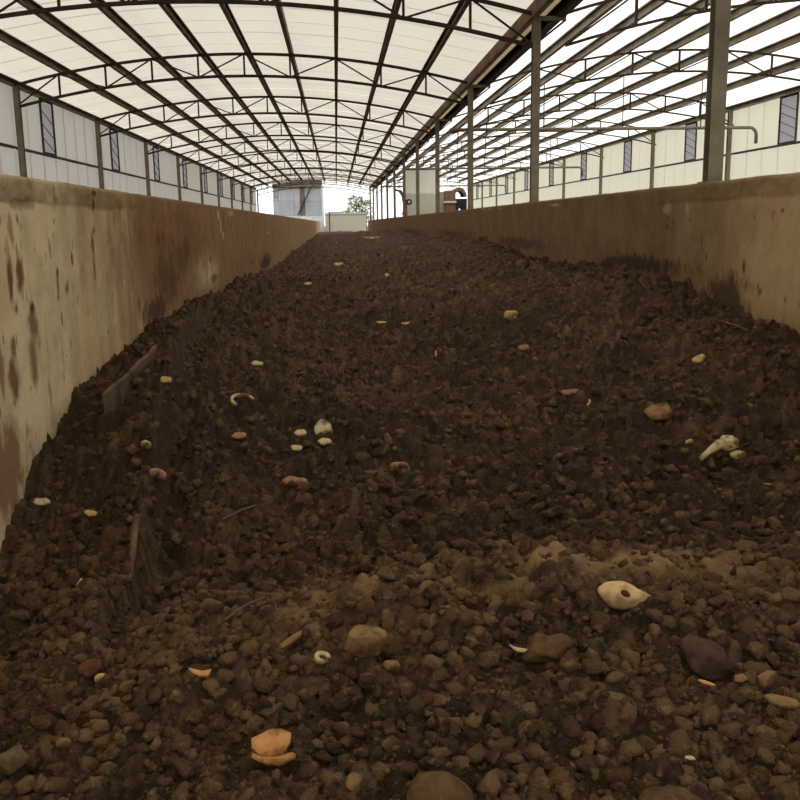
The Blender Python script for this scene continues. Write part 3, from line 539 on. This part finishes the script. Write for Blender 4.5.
# curled orange rind: two folded lobes
og = empty('rind_piece', (-.205, 2.227, ground(-.205, 2.227)+.015), 'curled orange-tan rind piece, folded in two lobes, on the near clods', 'rind', rz=.1); SCRAPS.append(og)
for nm, sd, lo, ro in (('upper_lobe', 21, (0, .022, .04), (.75, .15, .1)), ('lower_lobe', 23, (-.005, -.018, .012), (-.35, .1, -.15))):
    o = put(nm, chip_mesh(MAT['orange'], .112, .082, .014, sd, .2), og, lo); o.rotation_euler = ro
SC = [
 ('pale_chip', 'large cream flat chip beside two small white chips on the bed', 'chip', chip_mesh(MAT['pale'], .14, .12, .014, 31, .1), -.113, 5.404, (1.05, .1, .3), 0.06),
 ('pale_chip', 'small cream chip tucked under the edge of the large cream chip', 'chip', chip_mesh(MAT['pale'], .09, .05, .012, 32, .1), -.10, 5.27, (0.8, 0, .2), 0.02),
 ('rind_curl', 'pale C-shaped rind curl open towards the trough floor', 'rind', curl_mesh(MAT['pale'], .075, .035, .016, .5, 4.2), -.644, 6.01, (.5, .1, .1), .02),
 ('pink_husk', 'long pinkish husk lump lying in front of the cream chips', 'husk', stone_mesh(MAT['pink'], .17, .08, .07, 33, .4), -.249, 4.853, (0, .12, -.25), .02),
 ('pale_chip', 'small pinkish-white chip alone near the pale rind curl', 'chip', chip_mesh(MAT['pink'], .09, .05, .012, 34, .2), -.611, 5.452, (0.9, 0, -.2), 0.03),
 ('white_chip', 'small white triangular chip left of the large cream chip', 'chip', chip_mesh(MAT['pale'], .075, .05, .01, 35, .15, 6), -.243, 5.348, (0.95, 0, .1), 0.03),
 ('white_chip', 'small white crumb pair just in front of the triangular white chip', 'chip', chip_mesh(MAT['pale'], .07, .04, .01, 36, .25), -.26, 5.17, (0.85, .1, -.3), 0.02),
 ('pink_pebble', 'rounded pinkish pebble next to a dark brown pebble', 'pebble', stone_mesh(MAT['pink'], .10, .06, .06, 37, .4), .31, 4.84, (0, 0, -.2), .02),
 ('dark_pebble', 'smooth dark brown pebble next to a pinkish pebble', 'pebble', stone_mesh(MAT['brownstone'], .13, .08, .07, 38, .4), .174, 4.83, (0, 0, .1), .02),
 ('yellow_block', 'blocky yellow chunk far up the bed', 'chunk', hull_mesh(MAT['yellow'], .15, .09, .13, 39), 1.534, 8.117, (0, .1, .2), .04),
 ('yellow_chip', 'upright pale yellow chip in the middle of the bed', 'chip', chip_mesh(MAT['pale'], .07, .09, .015, 40, .1, 7), .773, 7.155, (1.2, 0, .4), 0.05),
 ('yellow_sliver', 'long yellow sliver beside a shorter one far up the bed', 'sliver', chip_mesh(MAT['yellow'], .26, .04, .012, 41, .05), .711, 9.16, (0.7, 0, .1), 0.03),
 ('yellow_sliver', 'short yellow sliver beside a longer one far up the bed', 'sliver', chip_mesh(MAT['yellow'], .12, .04, .012, 42, .1), .446, 9.478, (0.7, 0, -.4), 0.03),
 ('tan_slab', 'flat tan slab of crust by the right side of the bed', 'slab', chip_mesh(MAT['tan'], .19, .13, .03, 43, .03, 6), 1.802, 5.014, (0.7, .0, -.1), 0.05),
 ('yellow_wedge', 'small yellow wedge-shaped chip below the right trough wall', 'chip', chip_mesh(MAT['yellow'], .12, .06, .025, 45, .15, 8), 2.21, 5.51, (0.8, -.25, .4), 0.04),
 ('pink_husk', 'curved pinkish husk standing beside the cut bank', 'husk', curl_mesh(MAT['pink'], .055, .075, .018, .2, 3.3, .8), -1.0, 4.846, (.25, 0, .6), .01),
 ('yellow_nub', 'small yellowish nub behind the curved pinkish husk', 'chip', stone_mesh(MAT['yellow'], .055, .045, .05, 46, .25, 2), -1.06, 4.93, (0, 0, 0), .05),
 ('yellow_chip', 'yellow and pinkish chip below the soiled plank', 'chip', chip_mesh(MAT['yellow'], .09, .06, .02, 47, .25), -1.103, 5.873, (0.8, .1, -.4), 0.03),
 ('tan_stone', 'large angular tan stone with a pointed underside on the near pile', 'stone', hull_mesh(MAT['tan'], .15, .11, .10, 48), .057, 2.60, (.5, .1, .2), .05),
 ('tan_stone', 'small tan stone leaning on the large angular one', 'stone', hull_mesh(MAT['tan'], .065, .05, .045, 49), .13, 2.57, (.1, .2, .5), .02),
 ('brown_stone', 'smooth olive-brown kidney-shaped stone on the near pile', 'stone', stone_mesh(MAT['brownstone'], .14, .10, .08, 51, .36), .581, 2.466, (.1, .1, .3), .02),
 ('pale_stone', 'pale triangular stone among small clods in the near pile', 'stone', hull_mesh(MAT['tan'], .055, .05, .055, 52), .009, 2.01, (.2, .1, .8), .025),
 ('tan_slice', 'long tan slice of rind with a bright edge near the dark stones', 'rind', chip_mesh(MAT['tan'], .085, .034, .016, 53, .1, 8), 1.12, 2.126, (.5, .15, -.35), .03),
 ('tan_sliver', 'thin pinkish sliver on the near pile below the block stone', 'sliver', chip_mesh(MAT['orange'], .045, .014, .006, 54, .1, 7), .967, 2.242, (.3, .1, -.6), .03),
 ('orange_shard', 'curved orange shard with a bright lip on the near clods', 'shard', chip_mesh(MAT['orange'], .07, .025, .008, 55, .4, 8), -.436, 2.567, (.3, .1, -.2), .03),
 ('white_shard', 'tiny white shard at the foot of the cut bank', 'shard', chip_mesh(MAT['pale'], .035, .014, .006, 56, .1, 6), -1.06, 3.55, (.2, -.8, .2), .04),
 ('white_chip', 'small whitish chip far up the left side of the bed', 'chip', chip_mesh(MAT['pale'], .10, .05, .012, 57, .2), -.638, 7.184, (0.9, .1, -.3), 0.04),
 ('grey_stone', 'rounded grey stone with a pale glint in the near pile', 'stone', stone_mesh(MAT['greystone'], .085, .07, .065, 58, .28), -.936, 2.386, (0, .1, .2), .025),
 ('brown_lump', 'broad brown crusted lump, widest of the near pile', 'clod', stone_mesh(MAT['brownstone'], .19, .14, .10, 59, .36), .208, 1.92, (.05, .1, .1), .0),
 ('brown_lump', 'pitted flat brown lump beside the small pale wedge', 'clod', stone_mesh(MAT['brownstone'], .16, .12, .08, 60, .36), .731, 1.85, (0, .1, .3), .0),
 ('dark_clod', 'big dark purplish-brown clod between the shell and the block stone', 'clod', stone_mesh(MAT['darkclod'], .16, .11, .09, 61, .3), 1.01, 2.36, (.1, .25, -.5), .02),
 ('block_stone', 'blocky olive-brown stone at the right of the near pile', 'stone', hull_mesh(MAT['brownstone'], .075, .06, .06, 62), 1.169, 2.39, (.2, .1, .4), .03),
 ('yellow_stone', 'knobbly yellow-tan stone beside the block stone', 'stone', hull_mesh(MAT['tan'], .07, .045, .04, 63), 1.136, 2.241, (0, -.3, .4), .03),
 ('tan_wedge', 'pale tan wedge between two dark stones of the near pile', 'chip', chip_mesh(MAT['tan'], .04, .03, .012, 64, .1, 5), 1.066, 2.252, (.8, 0, -.3), .03),
 ('red_clod', 'reddish-brown clod on the near pile', 'clod', stone_mesh(MAT['redclod'], .075, .055, .05, 65, .36), -.842, 2.843, (0, 0, .2), .02),
 ('yellow_pebble', 'little yellow pebble beside the reddish clod', 'pebble', stone_mesh(MAT['yellow'], .04, .035, .035, 66, .15, 2), -.79, 2.78, (0, 0, .2), .02),
 ('pale_pebble', 'little pale pebble above the rounded grey stone', 'pebble', stone_mesh(MAT['tan'], .04, .035, .035, 67, .2, 2), -.811, 2.444, (0, 0, .2), .025),
 ('pale_wedge', 'small pale wedge next to the pitted flat lump', 'chip', chip_mesh(MAT['pale'], .026, .012, .006, 68, .1, 5), .817, 1.965, (.5, 0, -.5), .04),
 ('tan_shard', 'narrow tan shard behind the large angular tan stone', 'shard', chip_mesh(MAT['tan'], .09, .03, .012, 69, .12, 8), -.177, 2.738, (.3, -.5, .3), .03),
 ('snail_shell', 'little round whitish shell before the angular tan stone', 'shell', curl_mesh(MAT['pale'], .02, .016, .012, 0, 5.4, .9), -.077, 2.592, (.3, .1, .3), .025),
 ('rind_curl', 'bright thin rind curl touching the kidney-shaped stone', 'rind', chip_mesh(MAT['pale'], .05, .016, .008, 70, .35, 8), .495, 2.464, (.3, .2, -.3), .035),
 ('yellow_crumb', 'small yellow crumb by the bone-like chunk', 'chip', stone_mesh(MAT['yellow'], .05, .045, .04, 71, .25, 2), 1.842, 4.641, (0, 0, 0), .02),
 ('crust_flake', 'faint tan crust flake near the yellow block', 'flake', chip_mesh(MAT['tan'], .10, .06, .015, 72, .15), 1.4, 6.9, (0.8, 0, .2), 0.03),
 ('crust_flake', 'dark tan curled flake by the forked white twig', 'flake', chip_mesh(MAT['tan'], .13, .05, .015, 73, .25), 1.42, 5.55, (0.8, 0, .1), 0.03),
 ('white_scrap', 'whitish crumpled scrap against the foot of the left trough wall', 'scrap', chip_mesh(MAT['pale'], .09, .05, .02, 95, .3), -1.62, 4.86, (.8, .2, .3), .03),
 ('yellow_chip', 'small yellowish chip on the bank by the left trough wall', 'chip', chip_mesh(MAT['yellow'], .07, .04, .015, 96, .2), -1.27, 4.55, (.7, .1, -.4), .03),
 ('white_strip', 'long whitish plastic strip far up the bed near the open end', 'strip', chip_mesh(MAT['pale'], .75, .10, .02, 91, .06), 1.4, 36.0, (.8, 0, .05), .05),
 ('white_chip', 'broad whitish chip in the middle of the far bed', 'chip', chip_mesh(MAT['pale'], .22, .10, .02, 92, .1), .04, 19.6, (.8, 0, .1), .04),
 ('white_chip', 'upright whitish chip on the far bed behind the yellow block', 'chip', chip_mesh(MAT['pale'], .07, .09, .02, 93, .1, 7), .75, 14.2, (1.1, 0, .1), .05),
 ('white_chip', 'whitish chip on the far bed towards the left trough wall', 'chip', chip_mesh(MAT['pale'], .11, .06, .02, 94, .1), -.42, 13.2, (.9, 0, .1), .04),
]
for nm, lb, ct, me, x, y, rot, dz in SC: me.name = nm; scrap(nm, lb, ct, me, x, y, rot, dz)
# bone-like chunk: a shank and a knobbed head
bn = empty('bone_chunk', (1.945, 4.495, ground(1.945, 4.495)+.03), 'cream bone-like chunk with a thin shank and knobbed head', 'bone', rz=.25); SCRAPS.append(bn)
MB().tube([(-.13, -.02, -.01), (-.06, 0, .02), (.0, .01, .045), (.05, .0, .05)], [.013, .018, .026, .03], 10).build('shank', MAT['pale'], bn, smooth=True)
o = put('knob', stone_mesh(MAT['pale'], .11, .08, .075, 81, .4), bn, (.06, 0, .045)); o = put('knob', stone_mesh(MAT['yellow'], .08, .05, .045, 82, .4), bn, (.07, -.06, .0))
# plank edge and sticks
pk = MB(); a, b = Vector((-1.40, 5.50, -1.04)), Vector((-1.30, 6.55, -.885)); v = []
for i in range(11):
    t = i/10; c = a.lerp(b, t); h = .06+.006*math.sin(i*1.3); sx = .02*math.sin(t*2.5)
    v += [(c.x+sx-.012, c.y, c.z-.09), (c.x+sx+.014, c.y, c.z-.09), (c.x+sx+.004, c.y, c.z+h), (c.x+sx-.02, c.y, c.z+h+.004)]
pk.add(v, [(i*4+k, i*4+(k+1) % 4, i*4+4+(k+1) % 4, i*4+4+k) for i in range(10) for k in range(4)]+[(0, 1, 2, 3), (40, 41, 42, 43)])
SCRAPS.append(bpy.data.objects[pk.build('buried_plank', MAT['soilboard']).name]); tag(SCRAPS[-1], 'soiled grey plank set on edge in the bank by the left wall', 'plank')
def strip(name, label, pts, r0, r1, mat): 
    o = put(name, twig_mesh(mat, [(x, y, zz) for (x, y, dz), zz in zip(pts, np.linspace(ground(*pts[0][:2])+pts[0][2]*.5, ground(*pts[-1][:2])+pts[-1][2]*.5, len(pts))+np.array([0]+[.012]*(len(pts)-2)+[0]))], r0, r1)); SCRAPS.append(o); return tag(o, label, 'stick')
strip('pale_face_strip', 'grey strip standing in for a pale smooth face of the cut bank', [(-.93, 3.80, -.02), (-.94, 3.95, .0), (-.96, 4.1, .0), (-.98, 4.25, .06)], .014, .018, MAT['wood'])  # rod added in place of the bank's pale smooth face
strip('twig', 'grey twig lying below the right trough wall', [(2.57, 6.3, .03), (2.60, 6.1, .035), (2.64, 5.95, .03), (2.66, 5.8, .02)], .012, .008, MAT['wood'])
strip('twig', 'thin white twig at the right side of the bed', [(1.985, 4.09, .04), (2.01, 4.06, .045), (2.03, 4.02, .03)], .004, .004, MAT['pale'])
strip('twig', 'forked white twig in the middle right of the bed', [(1.46, 5.30, .03), (1.50, 5.36, .035), (1.52, 5.46, .05)], .007, .004, MAT['pale'])
strip('twig', 'short tan twig in the dark hollow behind the near crest', [(-.60, 4.42, .03), (-.52, 4.5, .035), (-.45, 4.6, .03)], .008, .005, MAT['wood'])
strip('twig', 'pale twig on the near pile by the bright rind curl', [(-.42, 2.95, .03), (-.34, 3.0, .04), (-.28, 3.03, .04)], .006, .004, MAT['wood'])

# ---------------------------------------------------------------- loose clods: 300 largest singly, the crumbs as one
rg = np.random.default_rng(4)
def scatter(n, ya, yb, wk, rmin, rmax, pw):
    y = ya*(yb/ya)**rg.random(n); x = np.clip(rg.uniform(-1, 1, n)*(wk*y+.15)+.055*y, XWL+.06, XWR-.06); return x, y, rmin+(rmax-rmin)*rg.random(n)**pw
parts = [scatter(8600, 1.5, 3.25, .46, .0065, .036, 2.7), scatter(6500, 3.15, 9, .5, .012, .044, 1.8), scatter(2200, 9, 30, .4, .02, .06, 1.6)]
cx, cy, cr = [np.concatenate(a) for a in zip(*parts)]
keep = (cx > XWL+.07) & (cx < XWR-.07) & ~((np.abs(cy-2.96-.24*np.clip(-cx/.6, 0, 1)) < .15) & (cx > -.8) & (cx < 1.5) & (rg.random(len(cx)) < .62)); cx, cy, cr = cx[keep], cy[keep], cr[keep]
cz = bed_height(cx, cy)+.16*cr
# nothing lies inside a scrap: drop the clods that would stand in one
bpy.context.view_layer.update()
ok = np.ones(len(cx), bool); CP = np.stack([cx, cy, cz+EYE], -1)
def pieces(o): return ([o] if o.type == 'MESH' else []) + [q for c in o.children for q in pieces(c)]
for o in [q for s_ in SCRAPS for q in pieces(s_)]:
    me = o.data; n_ = len(me.vertices); P = np.empty(n_*3); me.vertices.foreach_get('co', P); P = P.reshape(-1, 3)
    fc = np.array([f.center[:] for f in me.polygons]); ed = np.concatenate([np.array([P[e.vertices[0]]*(1-t)+P[e.vertices[1]]*t for e in me.edges]) for t in ((.5,) if n_ > 400 else (.15, .3, .45, .6, .75, .9))]+[np.array([P[v]*(1-t)+fc[f.index]*t for f in me.polygons for v in f.vertices]) for t in ((.5,) if n_ > 400 else (.35, .7))]); lo, hi = P.min(0), P.max(0)
    M = np.array(o.matrix_world); W = np.concatenate([P, fc, ed]) @ M[:3, :3].T+M[:3, 3]; c = W.mean(0); R_o = np.linalg.norm(W-c, axis=1).max()
    for q in np.nonzero(ok & (np.linalg.norm(CP-c, axis=1) < R_o+cr*1.3))[0]:
        loc = np.linalg.inv(M) @ np.append(CP[q], 1); inside = o.name.split('.')[0] not in ('buried_plank', 'twig', 'pale_face_strip') and ((((loc[:3]-(lo+hi)/2)/((hi-lo)/2+1e-4))**2).sum() < 1)
        if inside or np.linalg.norm(W-CP[q], axis=1).min() < cr[q]*1.1: ok[q] = False
cx, cy, cr, cz = cx[ok], cy[ok], cr[ok], cz[ok]
# the 300 largest lie beside each other, and the crumbs between them
big, gone = [], np.zeros(len(cx), bool); P3 = np.stack([cx, cy, cz], -1); BP = np.empty((300, 3)); BR = np.empty(300)
for i in np.argsort(-cr/cy):
    n_ = len(big)
    if n_ == 300: break
    if n_ and (np.linalg.norm(BP[:n_]-P3[i], axis=1) < 1.1*(BR[:n_]+cr[i])).any(): gone[i] = True; continue
    BP[n_] = P3[i]; BR[n_] = cr[i]; big.append(i)
for p_, r_ in zip(BP, BR): gone |= np.linalg.norm(P3-p_, axis=1) < .8*r_+.35*cr
gone[big] = True; small = np.nonzero(~gone)[0]; small = small[np.argsort(-cr[small]/cy[small])]
def rotm(n):
    q = rg.normal(size=(n, 4)); q[:, 1:3] *= .45; q /= np.linalg.norm(q, axis=1)[:, None]; a, b, c, d = q.T
    return np.stack([np.stack([1-2*(c*c+d*d), 2*(b*c-a*d), 2*(b*d+a*c)], -1), np.stack([2*(b*c+a*d), 1-2*(b*b+d*d), 2*(c*d-a*b)], -1), np.stack([2*(b*d-a*c), 2*(c*d+a*b), 1-2*(b*b+c*c)], -1)], 1)
Vs, Fs, Ts, n0 = [], [], [], 0
for vi in range(8):
    V, F = ico(1 if vi > 3 else 2, 200+vi); s = small[:1600][vi::4] if vi < 4 else small[1600:][vi-4::4]; Rm = rotm(len(s))
    P = np.einsum('nij,vj->nvi', Rm, V)*cr[s][:, None, None]*np.array([1, 1, 1.])+np.stack([cx[s], cy[s], cz[s]], -1)[:, None]
    Vs.append(P.reshape(-1, 3)); Fs.append((F[None]+np.arange(len(s))[:, None, None]*len(V)+n0).reshape(-1, 3)); Ts.append(np.repeat(rg.random(len(s))*np.where(cy[s] < 3.2, 1., .6), len(V))); n0 += len(s)*len(V)
crumbs = put('compost_crumbs', big_mesh('compost_crumbs', np.concatenate(Vs), np.concatenate(Fs), MAT['clod'], dict(tone=np.concatenate(Ts)), 3))
tag(crumbs, 'countless small brown compost crumbs strewn over the bed', 'compost', kind='stuff')
cm = []
for vi in range(8):
    V, F = ico(2, 300+vi); me = bpy.data.meshes.new('compost_clod'); me.from_pydata(V.tolist(), [], F.tolist()); me.materials.append(MAT['clod']); me.shade_smooth(); at = me.attributes.new('single', 'FLOAT', 'POINT'); at.data.foreach_set('value', np.full(len(V), .9, np.float32)); cm.append(me)
for j, i in enumerate(big):
    o = put('compost_clod', cm[j % 8], None, (cx[i], cy[i], cz[i])); o.scale = (cr[i],)*3; o.rotation_euler = (rg.normal()*.35, rg.normal()*.35, rg.random()*6.28)
    tag(o, 'egg-sized rounded brown clod lying loose among the compost crumbs', 'clod', 'large loose compost clods')
